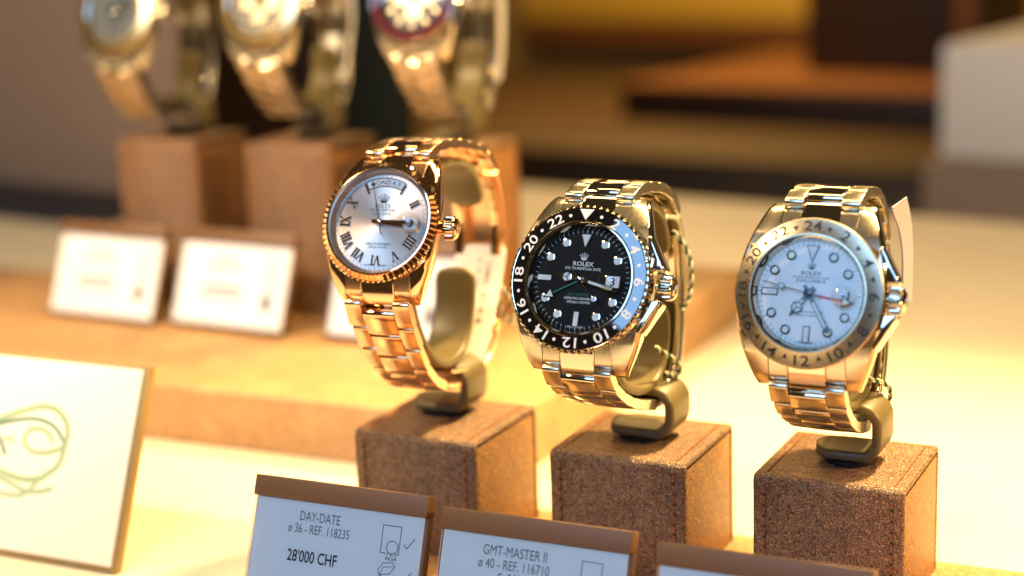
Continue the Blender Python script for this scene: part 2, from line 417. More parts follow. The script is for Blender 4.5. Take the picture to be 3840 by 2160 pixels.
def hand_baton(mb, L, tail, w0, w1, z, T, mi=0, lume=None, lmi=1):
    mb.prism([(-w0/2, -tail), (w0/2, -tail), (w1/2, L-0.5), (0, L), (-w1/2, L-0.5)], z, z+0.22, T, mi)
    if lume: mb.prism([(-w1*0.28, lume[0]), (w1*0.28, lume[0]), (w1*0.28, lume[1]), (-w1*0.28, lume[1])], z+0.22, z+0.26, T, lmi)
def hand_mercedes(mb, L, z, T):
    rr = 1.45; c = L-3.0
    mb.prism([(-0.6, -2), (0.6, -2), (0.6, c-rr*0.8), (-0.6, c-rr*0.8)], z, z+0.22, T, 0)
    mb.prism([(-0.3, 2.2), (0.3, 2.2), (0.3, c-rr*1.05), (-0.3, c-rr*1.05)], z+0.22, z+0.26, T, 1)
    mb.lathe([(rr, z), (rr, z+0.22), (rr-0.32, z+0.25)], 24, T @ TR(0, c, 0), 0)
    mb.lathe([(rr-0.30, z+0.16), (0.01, z+0.16)], 24, T @ TR(0, c, 0), 1)
    for a in (0, 120, 240): mb.box(-0.11, 0.11, 0, rr-0.2, z+0.16, z+0.25, T @ TR(0, c, 0) @ RZ(radians(a)), 0)
    mb.prism([(-0.75, c+rr*0.78), (0.75, c+rr*0.78), (0, L)], z, z+0.22, T, 0)

_links = {}
def link_mesh(kind, w_, L, th, mt):
    key = (kind, round(w_, 2), L, th, mt.name)
    if key not in _links:
        # profile in (y along bracelet, z outward): slab with domed outer face and round ends
        q = []; r = th/2
        for k in range(7): a = -pi/2+pi*k/6; q.append((L/2-r*0.8+r*0.8*cos(a), r*sin(a)))
        q += [(L*0.2, r*1.06), (-L*0.2, r*1.06)]
        for k in range(7): a = pi/2+pi*k/6; q.append((-L/2+r*0.8+r*0.8*cos(a), r*sin(a)))
        e = 0.22; rows = []
        for x, f in ((-w_/2, 0.90), (-w_/2+e*0.4, 0.97), (-w_/2+e, 1), (w_/2-e, 1), (w_/2-e*0.4, 0.97), (w_/2, 0.90)):
            rows.append([(x, a*(1-(1-f)*0.3), b*f) for a, b in q])
        mb = MB(); mb.grid(rows, close_u=True, cap=True); _links[key] = mb.mesh(kind, mt, angle=32)
    return _links[key]

def make_watch(cfg):
    pos = Vector(cfg['pos']); yaw, lean = radians(cfg['yaw']), radians(cfg['lean']); sc = cfg.get('scale', 1)
    n_ = Vector((sin(yaw)*cos(lean), -cos(yaw)*cos(lean), sin(lean))); x_ = Vector((cos(yaw), sin(yaw), 0)); y_ = n_.cross(x_)
    t = thing('wristwatch', cfg['label'], 'watch', group=cfg.get('group'))
    mw = Matrix.Identity(4)
    for i in range(3):
        mw[i][0], mw[i][1], mw[i][2], mw[i][3] = x_[i]*sc, y_[i]*sc, n_[i]*sc, pos[i]*S
    t.matrix_world = mw
    P, B = M[cfg['metal']], M[cfg['metal']+'_b'] if cfg['metal']+'_b' in M else M[cfg['metal']]
    fine = cfg.get('fine', True)
    R, LE, lw = cfg['R'], cfg['lug'], 10.1          # case radius, lug end, half lug width
    RC, RD, ZG = cfg['RC'], cfg['RD'], cfg.get('ZG', 2.6)   # crystal radius, dial radius, crystal height
    # ---- case: barrel body and two flanks that run out into the lugs
    mb = MB()
    mb.lathe([(0.01, -8.6), (R*0.72, -8.4), (R*0.84, -7.0), (R*0.90, -5.5), (R*0.905, 0.35), (RC-0.4, 0.35)], 72, mi=1)
    for s in (-1, 1):
        rows = []
        for k in range(33):
            y = -LE+2*LE*k/32; a = abs(y)/LE
            xo = R*(1-0.30*a**1.95)
            xi = lw if a > 0.62 else lw+(R*0.86-lw)*min(1, (0.62-a)/0.12)
            zt = 0.75-6.6*a**2.3; zb = -6.4-3.6*a**2.0
            if a > 0.93: zt -= 0.9*((a-0.93)/0.07)**2; zb += 0.4*((a-0.93)/0.07)**2
            ch = 0.9
            rows.append([(s*xi, y, zb), (s*xi, y, zt), (s*(xo-ch), y, zt), (s*(xo-ch*0.15), y, zt-ch*0.75), (s*xo, y, zt-ch*1.1), (s*(xo-0.1), y, (zt+zb)/2), (s*(xo-0.9), y, zb+0.4), (s*(xo-1.6), y, zb)])
        mi = [1, 1, 0, 0, 0, 0, 0, 0]
        for j in range(8):
            j2 = (j+1) % 8
            for i in range(32): mb.add([rows[i][j], rows[i][j2], rows[i+1][j2], rows[i+1][j]], [(0, 1, 2, 3)], None, {1: 1}.get(j, 0))
        mb.add(rows[0], [tuple(range(8))]); mb.add(rows[-1], [tuple(range(7, -1, -1))])
    o = mb.build('case', [P, P if cfg.get('polished_lugs') else B], t, angle=38)
    bm = bmesh.new(); bm.from_mesh(o.data); bmesh.ops.remove_doubles(bm, verts=bm.verts, dist=1e-6); bmesh.ops.recalc_face_normals(bm, faces=bm.faces); bm.to_mesh(o.data); bm.free()
    o.data.set_sharp_from_angle(angle=radians(38))
    # ---- crown and guards
    g = cfg.get('guards', False)
    cx0 = R+(0.6 if g else -0.2)+cfg.get('crown_off', 0); mb = MB(); T = TR(cx0, 0, -3.6) @ Matrix.Rotation(pi/2, 4, 'Y')
    nt = 26; cr_ = cfg.get('crown_r', 3.4)
    prof = [(cr_*0.6, 0), (cr_*0.6, 1.2)]; mb.lathe(prof, 24, T)
    rows = []
    for z, r0, d in ((1.2, cr_*0.9, 0.1), (1.5, cr_, 0.30), (4.0, cr_, 0.30), (4.5, cr_*0.88, 0.1)):
        rows.append([((r0-(d if k % 4 >= 2 else 0))*cos(2*pi*k/(nt*4)), (r0-(d if k % 4 >= 2 else 0))*sin(2*pi*k/(nt*4)), z) for k in range(nt*4)])
    mb.grid(rows, T, close_u=True, cap=True)
    mb.lathe([(cr_*0.86, 4.45), (cr_*0.7, 4.9), (cr_*0.3, 5.15), (0.01, 5.2)], 32, T)
    o = mb.build('crown', P, t, angle=30)
    if fine:
        mb = MB(); crown_emblem(mb, 2.0, T @ TR(0, 0, 5.12) @ RZ(-pi/2) @ TR(0, -0.9, 0)); mb.build('crown_emblem', P, o)
    if g:
        for s in (-1, 1):
            mb = MB(); ym, yM = cr_+0.35, 11.5
            poly = [(R-2.2, s*ym), (R+2.6, s*ym), (R+2.75, s*(ym+0.8)), (R+2.0, s*(ym+2.4)), (R+0.7, s*(ym+4.6)), (R-0.6, s*(ym+7.0)), (R-1.9, s*13), (R-3.0, s*13)]
            mb.prism(poly if s > 0 else poly[::-1], -6.3, -0.4); mb.build('crown_guard', P, t, bevel=0.6, seg=3)
    # ---- bezel
    bz = cfg['bezel']; RB = cfg['RB']
    if bz == 'fluted':
        n = 66; mb = MB(); N = n*4; rows = []
        lev = [(RB-0.2, 0.3, 0), (RB+0.05, 0.7, 0.10), (RB-0.2, 1.3, 0.75), (RC+0.75, ZG-0.05, 0.75), (RC+0.45, ZG+0.15, 0), (RC+0.05, ZG+0.2, 0), (RC-0.05, ZG-0.4, 0)]
        for r, z, d in lev:
            row = []
            for k in range(N):
                a = 2*pi*k/N; dd = d*(0, 0.5, 1, 0.5)[k % 4]
                row.append(((r-dd*0.55)*cos(a), (r-dd*0.55)*sin(a), z-dd*0.75))
            rows.append(row)
        mb.grid(rows, close_u=True); bo = mb.build('bezel', P, t, angle=10)
    elif bz == 'coin':
        n = cfg.get('teeth', 64); mb = MB(); N = n*8; rows = []
        for r, z, d in [(RB-1.0, 0.4, 0), (RB-0.25, 0.45, 0.55), (RB, 0.8, 0.62), (RB, 1.6, 0.62), (RB-0.35, 2.0, 0.35), (RB-0.75, 2.12, 0.0), (RB-0.95, 2.05, 0.0)]:
            rows.append([((r-d*max(0, cos(pi*2*(k % 8)/8))**0.7)*cos(2*pi*k/N), (r-d*max(0, cos(pi*2*(k % 8)/8))**0.7)*sin(2*pi*k/N), z) for k in range(N)])
        mb.grid(rows, close_u=True)
        mb.lathe([(RC+0.55, ZG-0.35), (RC+0.35, ZG+0.05), (RC+0.02, ZG+0.1), (RC-0.05, ZG-0.5)], 96)
        bo = mb.build('bezel', P, t, angle=30)
        mb = MB(); mb.lathe([(RB-0.92, 2.04), (RB-1.05, 2.16), (RC+0.75, ZG-0.02), (RC+0.55, ZG-0.12)], 128)
        mb.build('bezel_insert', M[cfg['insert']], bo, angle=25)
    else:
        mb = MB(); mb.lathe([(RB-0.5, 0.36), (RB, 0.7), (RB, 1.35), (RB-0.25, 1.62), (RC+0.75, ZG-0.05), (RC+0.45, ZG+0.1), (RC+0.03, ZG+0.12), (RC-0.05, ZG-0.5)], 128)
        bo = mb.build('bezel', [M[cfg.get('bezel_mat', 'steel_ring')]], t, angle=20)
    zo = 2.16 if bz == 'coin' else 1.66; ro = RB-1.05 if bz == 'coin' else RB-0.3
    def bezel_T(r, deg):                     # sits on the sloping bezel face
        ri = RC+0.75; sl = atan2(ZG-0.03-zo, ro-ri)
        z = zo + (ro-r)*(ZG-0.03-zo)/(ro-ri) + 0.035
        x, y = polar(r, deg); return TR(x, y, z) @ RZ(-radians(deg)) @ Matrix.Rotation(-sl, 4, 'X')
    if cfg.get('numerals'):
        rn = cfg['rn']; imat = M[cfg['num_mat']]; hcap = cfg['num_h']
        for k in range(12):
            deg = k*30; tt = str(2*k) if k else '24'
            if not (k == 0 and cfg['numerals'] == 'outward'):
                mb = MB(); T = bezel_T(rn, deg)
                if cfg['numerals'] == 'mixed' and k in (4, 5, 6, 7, 8): T = T @ RZ(pi)
                put_text(mb, tt, hcap, T, width=(4.6 if len(tt) == 2 and '1' not in tt else 4.0 if len(tt) == 2 else 2.1), bold=0.012)
                mb.build('bezel_numeral', imat, bo, flat=True)
            else:
                mb = MB(); mb.add([(-2.1, 1.45, 0), (0, -1.55, 0), (2.1, 1.45, 0)], [(0, 1, 2)], bezel_T(rn, 0)); mb.build('bezel_triangle', imat, bo, flat=True)
            mb = MB(); T = bezel_T(rn, deg+15)
            if cfg['numerals'] == 'outward':
                mb.add([(0.46*cos(2*pi*q/16), 0.46*sin(2*pi*q/16), 0) for q in range(16)], [tuple(range(16))], T); mb.build('bezel_dot', imat, bo, flat=True)
            else:
                mb.add([(-0.75, 0.55, 0), (0, -0.75, 0), (0.75, 0.55, 0)], [(0, 1, 2)], T @ TR(0, -0.3, 0)); mb.build('bezel_triangle', imat, bo, flat=True)
    # ---- rehaut, crystal
    mb = MB(); mb.lathe([(RC-0.05, ZG-0.3), (RC-0.5, ZG-0.5), (RD, 0.02)], 96); mb.build('inner_ring', M['steel'] if cfg['metal'] != 'rose' else M['rose_soft'], t)
    mb = MB(); mb.lathe([(RC, ZG-0.2), (RC, ZG+0.05), (RC-0.3, ZG+0.28), (0.01, ZG+0.32)], 72); cy = mb.build('crystal', M['glass'], t, angle=30, recalc=False)
    date = cfg.get('date')
    if fine and date:
        mb = MB(); T = TR(cfg['rdate'], 0, ZG+0.32)
        pr = [(3.3*sin(a), 3.3*(cos(a)-cos(0.55))*0.9) for a in [0.55*q/6 for q in range(6, -1, -1)]]
        rl = 2.75; pr = [(max(0.01, rl*q), 0.95*(1-q*q)+0.02) for q in (1, 0.96, 0.85, 0.7, 0.5, 0.25, 0.0)]
        mb.lathe([(rl, 0.0)]+pr, 40, T); mb.build('magnifying_lens', M['lens'], cy, angle=50, recalc=False)
    # ---- dial
    mb = MB(); mb.lathe([(RD+0.5, -0.6), (RD+0.5, 0), (0.01, 0)], 96); dial = mb.build('dial', M[cfg['dial']], t, flat=True)
    ink = M[cfg['ink']]
    if fine:
        mb = MB()
        for k in range(60):
            T = marker_T(RD-0.55, k*6, 0.03); wd = 0.05 if k % 5 else 0.08; ln = 0.40 if k % 5 else 0.5
            mb.add([(-wd, -ln, 0), (wd, -ln, 0), (wd, ln*0.8, 0), (-wd, ln*0.8, 0)], [(0, 1, 2, 3)], T)
        if cfg['style'] == 'roman':
            for r in (RD-0.15, RD-1.05): mb.lathe([(r, 0.03), (r-0.07, 0.03)], 120)
        mb.build('minute_track', ink, dial, flat=True)
        mb = MB()
        for (tx, y, h, wd) in cfg['texts']: put_text(mb, tx, h, TR(0, y, 0.035), width=wd, bold=0.012)
        mb.build('dial_lettering', ink, dial, flat=True)
        if cfg.get('texts2'):
            mb = MB()
            for (tx, y, h, wd) in cfg['texts2']: put_text(mb, tx, h, TR(0, y, 0.035), width=wd)
            mb.build('dial_lettering', M['green_ink'], dial, flat=True)
        mb = MB(); crown_emblem(mb, cfg.get('emb', 2.1), TR(0, cfg['yemb'], 0.03)); mb.build('emblem', M[cfg['emb_mat']], dial)
    rim = M[cfg.get('rim', 'steel')]
    for k in range(12):
        deg = k*30
        if cfg['style'] == 'sport':
            if k == 3 and date: continue
            mb = MB(); rm = cfg['rm']
            if k == 0:
                T = marker_T(rm-0.6, 0, 0.02)
                mb.prism([(-1.75, 1.9), (0, -2.5), (1.75, 1.9)], 0, 0.3, T, 0); mb.prism([(-1.3, 1.62), (0, -1.75), (1.3, 1.62)], 0.3, 0.34, T, 1)
            elif k in (6, 9, 3):
                T = marker_T(rm-0.55, deg, 0.02)
                mb.box(-0.92, 0.92, -2.15, 2.15, 0, 0.3, T, 0); mb.box(-0.66, 0.66, -1.9, 1.9, 0.3, 0.34, T, 1)
            else:
                T = marker_T(rm, deg, 0.02)
                ri = 0.86 if cfg.get('rim') else 1.03; mb.lathe([(1.28, 0), (1.28, 0.26), (ri-0.03, 0.32)], 24, T, 0); mb.lathe([(ri, 0.31), (0.01, 0.33)], 24, T, 1)
            mb.build('hour_marker', [rim, M['lume']], dial, angle=30)
        elif cfg['style'] == 'roman':
            if k == 3: continue
            if k == 0: continue
            txt = ['XII', 'I', 'II', 'III', 'IIII', 'V', 'VI', 'VII', 'VIII', 'IX', 'X', 'XI'][k]
            if k == 11: txt = 'I'
            mb = MB(); roman(mb, txt, 2.7, marker_T(cfg['rm'], deg, 0.02)); mb.build('hour_numeral', rim, dial, angle=30)
        else:
            mb = MB(); mb.box(-0.55, 0.55, -1.5, 1.5, 0, 0.3, marker_T(cfg['rm'], deg, 0.02)); mb.build('hour_marker', rim, dial)
    if cfg['style'] == 'chrono':
        for (sx, sy) in ((5.6, 0), (-5.6, 0), (0, -5.6)):
            mb = MB(); mb.lathe([(3.4, 0), (3.4, 0.2), (2.7, 0.22), (2.7, 0.05), (0.01, 0.04)], 40, TR(sx, sy, 0.01)); mb.build('sub_dial', [rim], dial, angle=30)
    if fine and date:
        mb = MB(); T = TR(cfg['rdate'], 0, 0.03); mb.box(-1.9, 1.9, -1.5, 1.5, 0, 0.05, T, 0); put_text(mb, date, 2.2, T @ TR(0, 0, 0.08), bold=0.02, mi=1)
        mb.build('date_window', [M['white_dial'], M['ink']], dial, flat=True)
    if cfg.get('day'):
        mb = MB(); ro_, ri_ = RD-1.15, RD-3.3; a0, a1 = -28, 28
        pts = [polar(ro_, a0+(a1-a0)*k/16) for k in range(17)] + [polar(ri_, a1+(a0-a1)*k/16) for k in range(17)]
        mb.prism(pts[::-1], 0.005, 0.03, None, 0)
        fr = [polar(ro_+0.18, a0-1+(a1-a0+2)*k/16) for k in range(17)]
        for ra, rb in ((ro_, ro_+0.22), (ri_-0.22, ri_)):
            q = [polar(rb, a0+(a1-a0)*k/16) for k in range(17)] + [polar(ra, a1+(a0-a1)*k/16) for k in range(17)]
            mb.prism(q[::-1], 0, 0.25, None, 1)
        for sgn in (a0, a1): mb.box(-0.11, 0.11, ri_, ro_, 0, 0.25, RZ(-radians(sgn)), 1)
        word = cfg['day']; step = 7.9
        for k, ch in enumerate(word):
            put_text(mb, ch, 1.3, marker_T((ro_+ri_)/2, (k-(len(word)-1)/2)*step, 0.05), bold=0.012, mi=2)
        mb.build('day_window', [M['white_dial'], P, M['ink']], dial, flat=True)
    # ---- hands
    hd = cfg['hands']; hm = M[cfg.get('hand_mat', 'steel')]
    def HT(deg): return RZ(-radians(deg))
    mb = MB(); (hand_mercedes(mb, hd['hl'], 0.55, HT(hd['h'])) if cfg['style'] == 'sport' else hand_baton(mb, hd['hl'], 2.5, 0.95, 0.95, 0.55, HT(hd['h'])))
    mb.build('hour_hand', [hm, M['lume']], t)
    mb = MB(); hand_baton(mb, hd['ml'], 2.3, 1.0, 1.0 if cfg['style'] != 'sport' else 1.25, 1.0, HT(hd['m']), 0, (2.6, hd['ml']-1.6) if cfg['style'] == 'sport' else None); mb.build('minute_hand', [hm, M['lume']], t)
    mb = MB(); T = HT(hd['s']); hand_baton(mb, hd['sl'], hd.get('st', 3.6), 0.36, 0.2, 1.4, T)
    if cfg['style'] == 'sport':
        mb.lathe([(0.85, 1.4), (0.85, 1.62), (0.66, 1.66)], 20, T @ TR(0, hd['sd'], 0), 0); mb.lathe([(0.68, 1.65), (0.01, 1.66)], 20, T @ TR(0, hd['sd'], 0), 1)
    hb = hd.get('hub', 0.75); mb.lathe([(hb, 1.35), (hb, 1.7), (hb*0.6, 1.85), (0.01, 1.88)], 20)
    mb.build('second_hand', [hm, M['lume']], t)
    if 'g' in hd:
        mb = MB(); T = HT(hd['g']); L = hd['gl']
        gw = 0.26 if cfg['gmt_mat'] == 'red' else 0.19; mb.box(-gw, gw, 0, L-2.6, 0.32, 0.46, T, 0)
        mb.prism([(-1.55, L-2.7), (1.55, L-2.7), (0, L+0.3)], 0.3, 0.5, T, 1); mb.prism([(-1.05, L-2.4), (1.05, L-2.4), (0, L-0.35)], 0.5, 0.53, T, 2)
        mb.build('second_time_zone_hand', [M[cfg['gmt_mat']], hm, M['lume']], t)
    # ---- end links and bracelet
    taper = lambda q: 1-0.20*min(1, q/45)
    cw, sw = 9.9, 5.0
    for s in (1, -1):
        for nm, xa, xb, yl, mt in (('end_link_center', -cw/2+0.06, cw/2-0.06, LE+1.6, P), ('end_link_side', cw/2+0.06, lw-0.1, LE-0.9, B), ('end_link_side', -lw+0.1, -cw/2-0.06, LE-0.9, B)):
            rows = []
            for k in range(13):
                y = R*0.80+(yl-R*0.80)*k/12; a = y/LE; zt = 0.45-6.0*a**2.3; zb = -6.5-2.6*a*a
                if k > 10: zt -= (k-10)**2*0.35; zb += (k-10)**2*0.2
                rows.append([(xa, s*y, zb), (xa, s*y, zt-0.2), (xa+0.2, s*y, zt), (xb-0.2, s*y, zt), (xb, s*y, zt-0.2), (xb, s*y, zb)])
            mb = MB(); mb.grid(rows, close_u=True, cap=True); mb.build(nm, mt, t, angle=30)
    sn, cs = sin(lean), cos(lean)
    path = [Vector((b*sn+h*cs, -b*cs+h*sn))/sc for b, h in spline([Vector(c) for c in cfg['path']], 12)]
    path, L = resample(path, 0.8)
    pit = cfg['pitch']; lo, up = cfg['rows']
    def link_at(s_, kind, xc, w_, mt):
        tp = taper(min(s_, L-s_)); p, tg = at_len(path, s_)
        nr = Vector((tg.y, -tg.x))                       # outward of the loop
        if nr.dot(p-Vector((0, -25))) < 0: nr = -nr
        o = obj(kind, link_mesh(kind, w_, pit+0.25 if kind == 'center_link' else pit+0.1, 3.1 if kind == 'center_link' else 2.9, mt), t)
        X = Vector((1, 0, 0)); Y = Vector((0, tg.x, tg.y)); Z = Vector((0, nr.x, nr.y))
        if X.cross(Y).dot(Z) < 0: Y = -Y
        mt4 = Matrix.Identity(4)
        for i in range(3): mt4[i][0], mt4[i][1], mt4[i][2], mt4[i][3] = X[i]*tp, Y[i], Z[i], (xc*tp*(i == 0) + (p.x if i == 1 else p.y if i == 2 else 0))*S
        o.matrix_local = mt4
    for side, n in ((0, lo), (1, up)):
        for k in range(n):
            s_ = pit*(k+0.5) - 0.6; f = (lambda q: q) if side == 0 else (lambda q: L-q)
            for sg in (-1, 1): link_at(f(s_), 'side_link', sg*(cw/2+sw/2+0.06), sw, B)
            if k < n: link_at(f(s_+pit*0.36), 'center_link', 0, cw-0.1, P)
    s0, s1 = lo*pit+1.0, L-up*pit-1.0
    if s1-s0 > 6:
        seg = [at_len(path, s0+(s1-s0)*k/24)[0] for k in range(25)]
        mb = MB(); strip(mb, seg, -7.9, 7.9, 2.0, edge=0.5); cl = mb.build('clasp', B, t, angle=35)
        cen = Vector((0, -25))
        inner = [p+(cen-p).normalized()*4.6 for p in seg[1:-1]]
        for xa, xb in ((4.6, 7.9), (-7.9, -4.6)):
            mb = MB(); strip(mb, inner, xa, xb, 1.3, edge=0.4); mb.build('clasp_blade', P, cl, angle=35)
    return t

DD = 0.99
PDD = CAM + DD*(Vector((-20.406, -14.202, 66.832))-CAM)
PG = Vector((42.051, -18.794, 55.299)); PE = Vector((101.599, -12.356, 54.054))
path_dd = [(-4.9, -21.4), (-3.2, -26), (1.5, -34), (7, -42), (14, -48.5), (23, -53), (36, -56), (52, -56.5), (65, -51), (73, -38), (77, -18), (74, -1), (63, 10.5), (48, 14.8), (34, 17.2), (23, 18), (13.9, 16.6)]
path_g = [(-4.4, -23.3), (-1, -28), (5, -32.5), (14, -37), (26, -41), (37, -43.5), (47, -42), (54, -33), (57, -16), (56, 0), (50, 12), (41, 17.5), (31, 20), (22, 21), (13.6, 19.4)]
path_e = [(-2.1, -23.6), (1, -28.5), (7, -34), (15, -38.5), (24, -41.5), (33, -43), (43, -41.5), (50, -34), (53, -18), (52, 1), (46, 13), (36, 19.5), (25, 22), (18, 22.2), (11.7, 20.6)]
T_SUP = ('SUPERLATIVE CHRONOMETER', 'OFFICIALLY CERTIFIED')
make_watch(dict(label='rose gold watch with fluted bezel and silver Roman numeral dial', pos=PDD, yaw=5.3, lean=26.6, scale=DD, metal='rose', polished_lugs=True,
    R=17.0, lug=21.2, RC=15.3, RD=14.0, RB=17.6, bezel='fluted', ZG=2.3, dial='sun_dial', ink='ink', style='roman', rm=11.0, rim='rose', hand_mat='rose', date='5', rdate=8.9, day='MONDAY',
    texts=[('ROLEX', 4.8, 1.15, 4.8), ('OYSTER PERPETUAL', 3.6, 0.78, 7.7), ('DAY-DATE', 2.5, 0.82, 5.3), (T_SUP[0], -6.2, 0.58, 7.3), (T_SUP[1], -7.15, 0.58, 5.6), ('SWISS           MADE', -12.3, 0.45, 6.6)],
    yemb=5.7, emb=2.5, emb_mat='rose', hands=dict(h=96, hl=7.0, m=90, ml=10.6, s=343, sl=12.2, st=4.0), path=path_dd, pitch=8.8, rows=(5, 7)))
make_watch(dict(label='steel watch with black dial and black twenty four hour bezel', pos=PG, yaw=-0.7, lean=23.1, metal='steel', R=19.6, lug=23.6, RC=15.1, RD=13.6, RB=19.9, bezel='coin', insert='ceramic',
    numerals='outward', rn=17.15, num_mat='white_ink', num_h=2.65, guards=True, dial='black_dial', ink='white_ink', style='sport', rm=11.1, date='3', rdate=8.9,
    texts=[('ROLEX', 4.3, 1.15, 5.9), ('OYSTER PERPETUAL DATE', 3.0, 0.68, 10.2), (T_SUP[0], -5.0, 0.62, 8.4), (T_SUP[1], -6.0, 0.62, 6.8), ('SWISS MADE', -12.6, 0.5, 4.4)],
    texts2=[('GMT-MASTER II', -4.0, 0.78, 6.9)], yemb=5.3, emb=1.9, emb_mat='white_ink', gmt_mat='green_ink',
    hands=dict(h=277.5, hl=7.0, m=103, ml=11.3, s=137, sl=12.4, st=4.8, sd=7.0, g=242, gl=11.2), path=path_g, pitch=7.2, rows=(6, 6)))
make_watch(dict(label='steel watch with white dial and engraved steel bezel', pos=PE, yaw=-0.6, lean=17.5, metal='steel', R=19.3, lug=23.4, RC=14.6, RD=13.3, RB=19.1, bezel='engraved',
    crown_off=-1.4, numerals='mixed', rn=17.0, num_mat='ink', num_h=2.6, guards=True, dial='white_dial', ink='ink', style='sport', rm=10.9, rim='black_gloss', hand_mat='black_gloss', date='31', rdate=8.9,
    texts=[('ROLEX', 5.2, 1.0, 5.2), ('OYSTER PERPETUAL DATE', 4.1, 0.55, 9.6), ('EXPLORER II', 3.2, 0.75, 7.4), (T_SUP[0], -4.6, 0.5, 7.8), (T_SUP[1], -5.5, 0.5, 6.3), ('SWISS MADE', -12.3, 0.45, 4.2)],
    yemb=6.2, emb=1.7, emb_mat='ink', gmt_mat='red', hands=dict(hub=1.2, h=218, hl=7.6, m=149, ml=11.2, s=282, sl=12.4, st=3.4, sd=7.2, g=99.5, gl=11.2), path=path_e, pitch=6.8, rows=(6, 7)))

make_holder('taupe hooked holder inside the rose gold watch bracelet', (-24.1, 25.5, 0), radians(0), 11.7, 17.2, [(53, -24), (51, -36), (45, -45), (36, -48.5), (24, -46.5), (13, -38), (6, -25), (5, -8), (10, 4), (24, 10.5), (42, 10.8), (56, 6), (64, -6)], PDD, radians(5.3))
make_holder('taupe hooked holder inside the black dial watch bracelet', (43, 22, 0), radians(-1), 12.0, 17.0, [(47, -17), (47, -27), (43, -35), (35, -38), (24, -36.5), (13, -31), (6, -20), (5, -4), (9, 8), (20, 14.5), (34, 14.5), (45, 9), (50, -3)], PG, radians(-0.7))
make_holder('taupe hooked holder inside the white dial watch bracelet', (104.3, 20.7, 0), radians(-1), 10.2, 18.0, [(43, -16), (43, -26), (39, -33), (31, -36), (22, -35.5), (12, -30), (6, -20), (6, -4), (10, 8), (20, 15.5), (32, 14.5), (41, 9), (46, -3)], PE, radians(-0.6))

# back row, far out of focus
back = [dict(label='blurred watch with dark dial at the far left of the back row', bezel='plain', bezel_mat='gold', metal='steel', RC=14.4, RB=19.0),
        dict(label='blurred chronograph with steel bezel in the middle of the back row', bezel='plain', bezel_mat='gold', metal='steel', RC=14.8, RB=19.4),
        dict(label='blurred watch with red rimmed bezel right behind the rose gold watch', bezel='coin', insert='red_ceramic', metal='steel', RC=14.6, RB=19.4)]
for i, (bc, wx, wz) in enumerate(zip(back, (-256, -182, -109), (113.5, 117, 118.8))):
    pb = Vector((wx, 174, wz)); low = -(wz-56-11.5)
    pth = [(-4.4, -23.3), (0, -31), (6, -39), (15, -47), (27, low+1), (38, low), (48, -50), (56, -38), (60, -18), (58, 0), (50, 12), (41, 17.5), (31, 20), (22, 21), (13.6, 19.4)]
    c = dict(pos=pb, yaw=1, lean=24, R=19.4, lug=23.6, RD=13.2, dial='grey_dial', ink='white_ink', style='chrono' if i else 'plain', rm=11, rim='steel_ring', fine=False,
             hands=dict(h=300, hl=7, m=50, ml=11, s=180, sl=12), path=pth, pitch=7.2, rows=(7, 7)); c.update(bc); c['lean'] = (19, 19, 18)[i]; c['group'] = 'watches in the blurred back row'
    make_watch(c)
    make_holder(['taupe holder carrying the far left watch of the back row', 'taupe holder carrying the middle watch of the back row', 'taupe holder carrying the blurred red bezel watch'][i],
                (BX[i], 211, 56), 0, 12, 17.2, [(50, -22), (49, -34), (44, -42), (36, low+4.3), (24, low+6), (13, -38), (6, -24), (5, -6), (9, 8), (20, 14), (34, 14), (46, 8), (52, -4)], pb, radians(1))

# ------------------------------------------------------------------ tags and cords
def cord(name, label, pts, r=0.55, a=M['cord_green'], b=M['cord_white']):
    mb = MB(); P = [Vector(p) for p in pts]
    sp = []
    Q = [2*P[0]-P[1]] + P + [2*P[-1]-P[-2]]
    for i in range(1, len(Q)-2):
        for k in range(12):
            t = k/12; p0, p1, p2, p3 = Q[i-1:i+3]
            sp.append(0.5*((2*p1)+(p2-p0)*t+(2*p0-5*p1+4*p2-p3)*t*t+(3*p1-p0-3*p2+p3)*t**3))
    sp.append(P[-1])
    for ph, mi in ((0, 0), (pi, 1)):                    # two twisted strands
        q = []
        for i, p in enumerate(sp):
            tg = (sp[min(i+1, len(sp)-1)]-sp[max(i-1, 0)]).normalized(); u = tg.cross(Vector((0.3, 0.2, 1))).normalized(); v_ = tg.cross(u)
            an = i*0.75+ph; q.append(p+r*0.7*(cos(an)*u+sin(an)*v_))
        mb.tube([tuple(x) for x in q], r*0.75, 6, None, mi)
    o = mb.build(name, [a, b]); o['label'] = label; o['category'] = 'cord'; return o
def local_pt(pos, yaw, x, b, h):
    yaw = radians(yaw); return Vector(pos)+Vector((cos(yaw), sin(yaw), 0))*x+Vector((-sin(yaw), cos(yaw), 0))*b+Vector((0, 0, h))
def tag(label, pos, yaw, path, x0, x1, group=None, lines=()):
    """white tag hanging along a (b, h) path in the watch's vertical plane"""
    t = thing('price_tag', label, 'tag', pos, radians(yaw), group)
    p, _ = resample(spline([Vector(c) for c in path], 8), 0.8)
    mb = MB(); strip(mb, p, x0, x1, 0.5, edge=0.2, round_start=1.8, round_end=1.0); mb.build('tag_body', M['tag'], t, angle=40)
    if lines:
        mb = MB()
        for tx, s0, x, h, bold in lines:
            for k, ch in enumerate(tx):
                c, tg = at_len(p, s0+k*h*0.95)
                nr = Vector((tg.y, -tg.x)); nr = -nr if nr.x > 0 else nr
                T = Matrix.Identity(4); X = Vector((0, tg.x, tg.y)); Z = Vector((0, nr.x, nr.y)); Y = Z.cross(X); O = Vector((x, c.x, c.y))+Z*0.3
                for i in range(3): T[i][0], T[i][1], T[i][2], T[i][3] = X[i], Y[i], Z[i], O[i]
                if ch != ' ': put_text(mb, ch, h, T, bold=bold)
        mb.build('tag_lettering', M['ink'], t, flat=True)
    return t
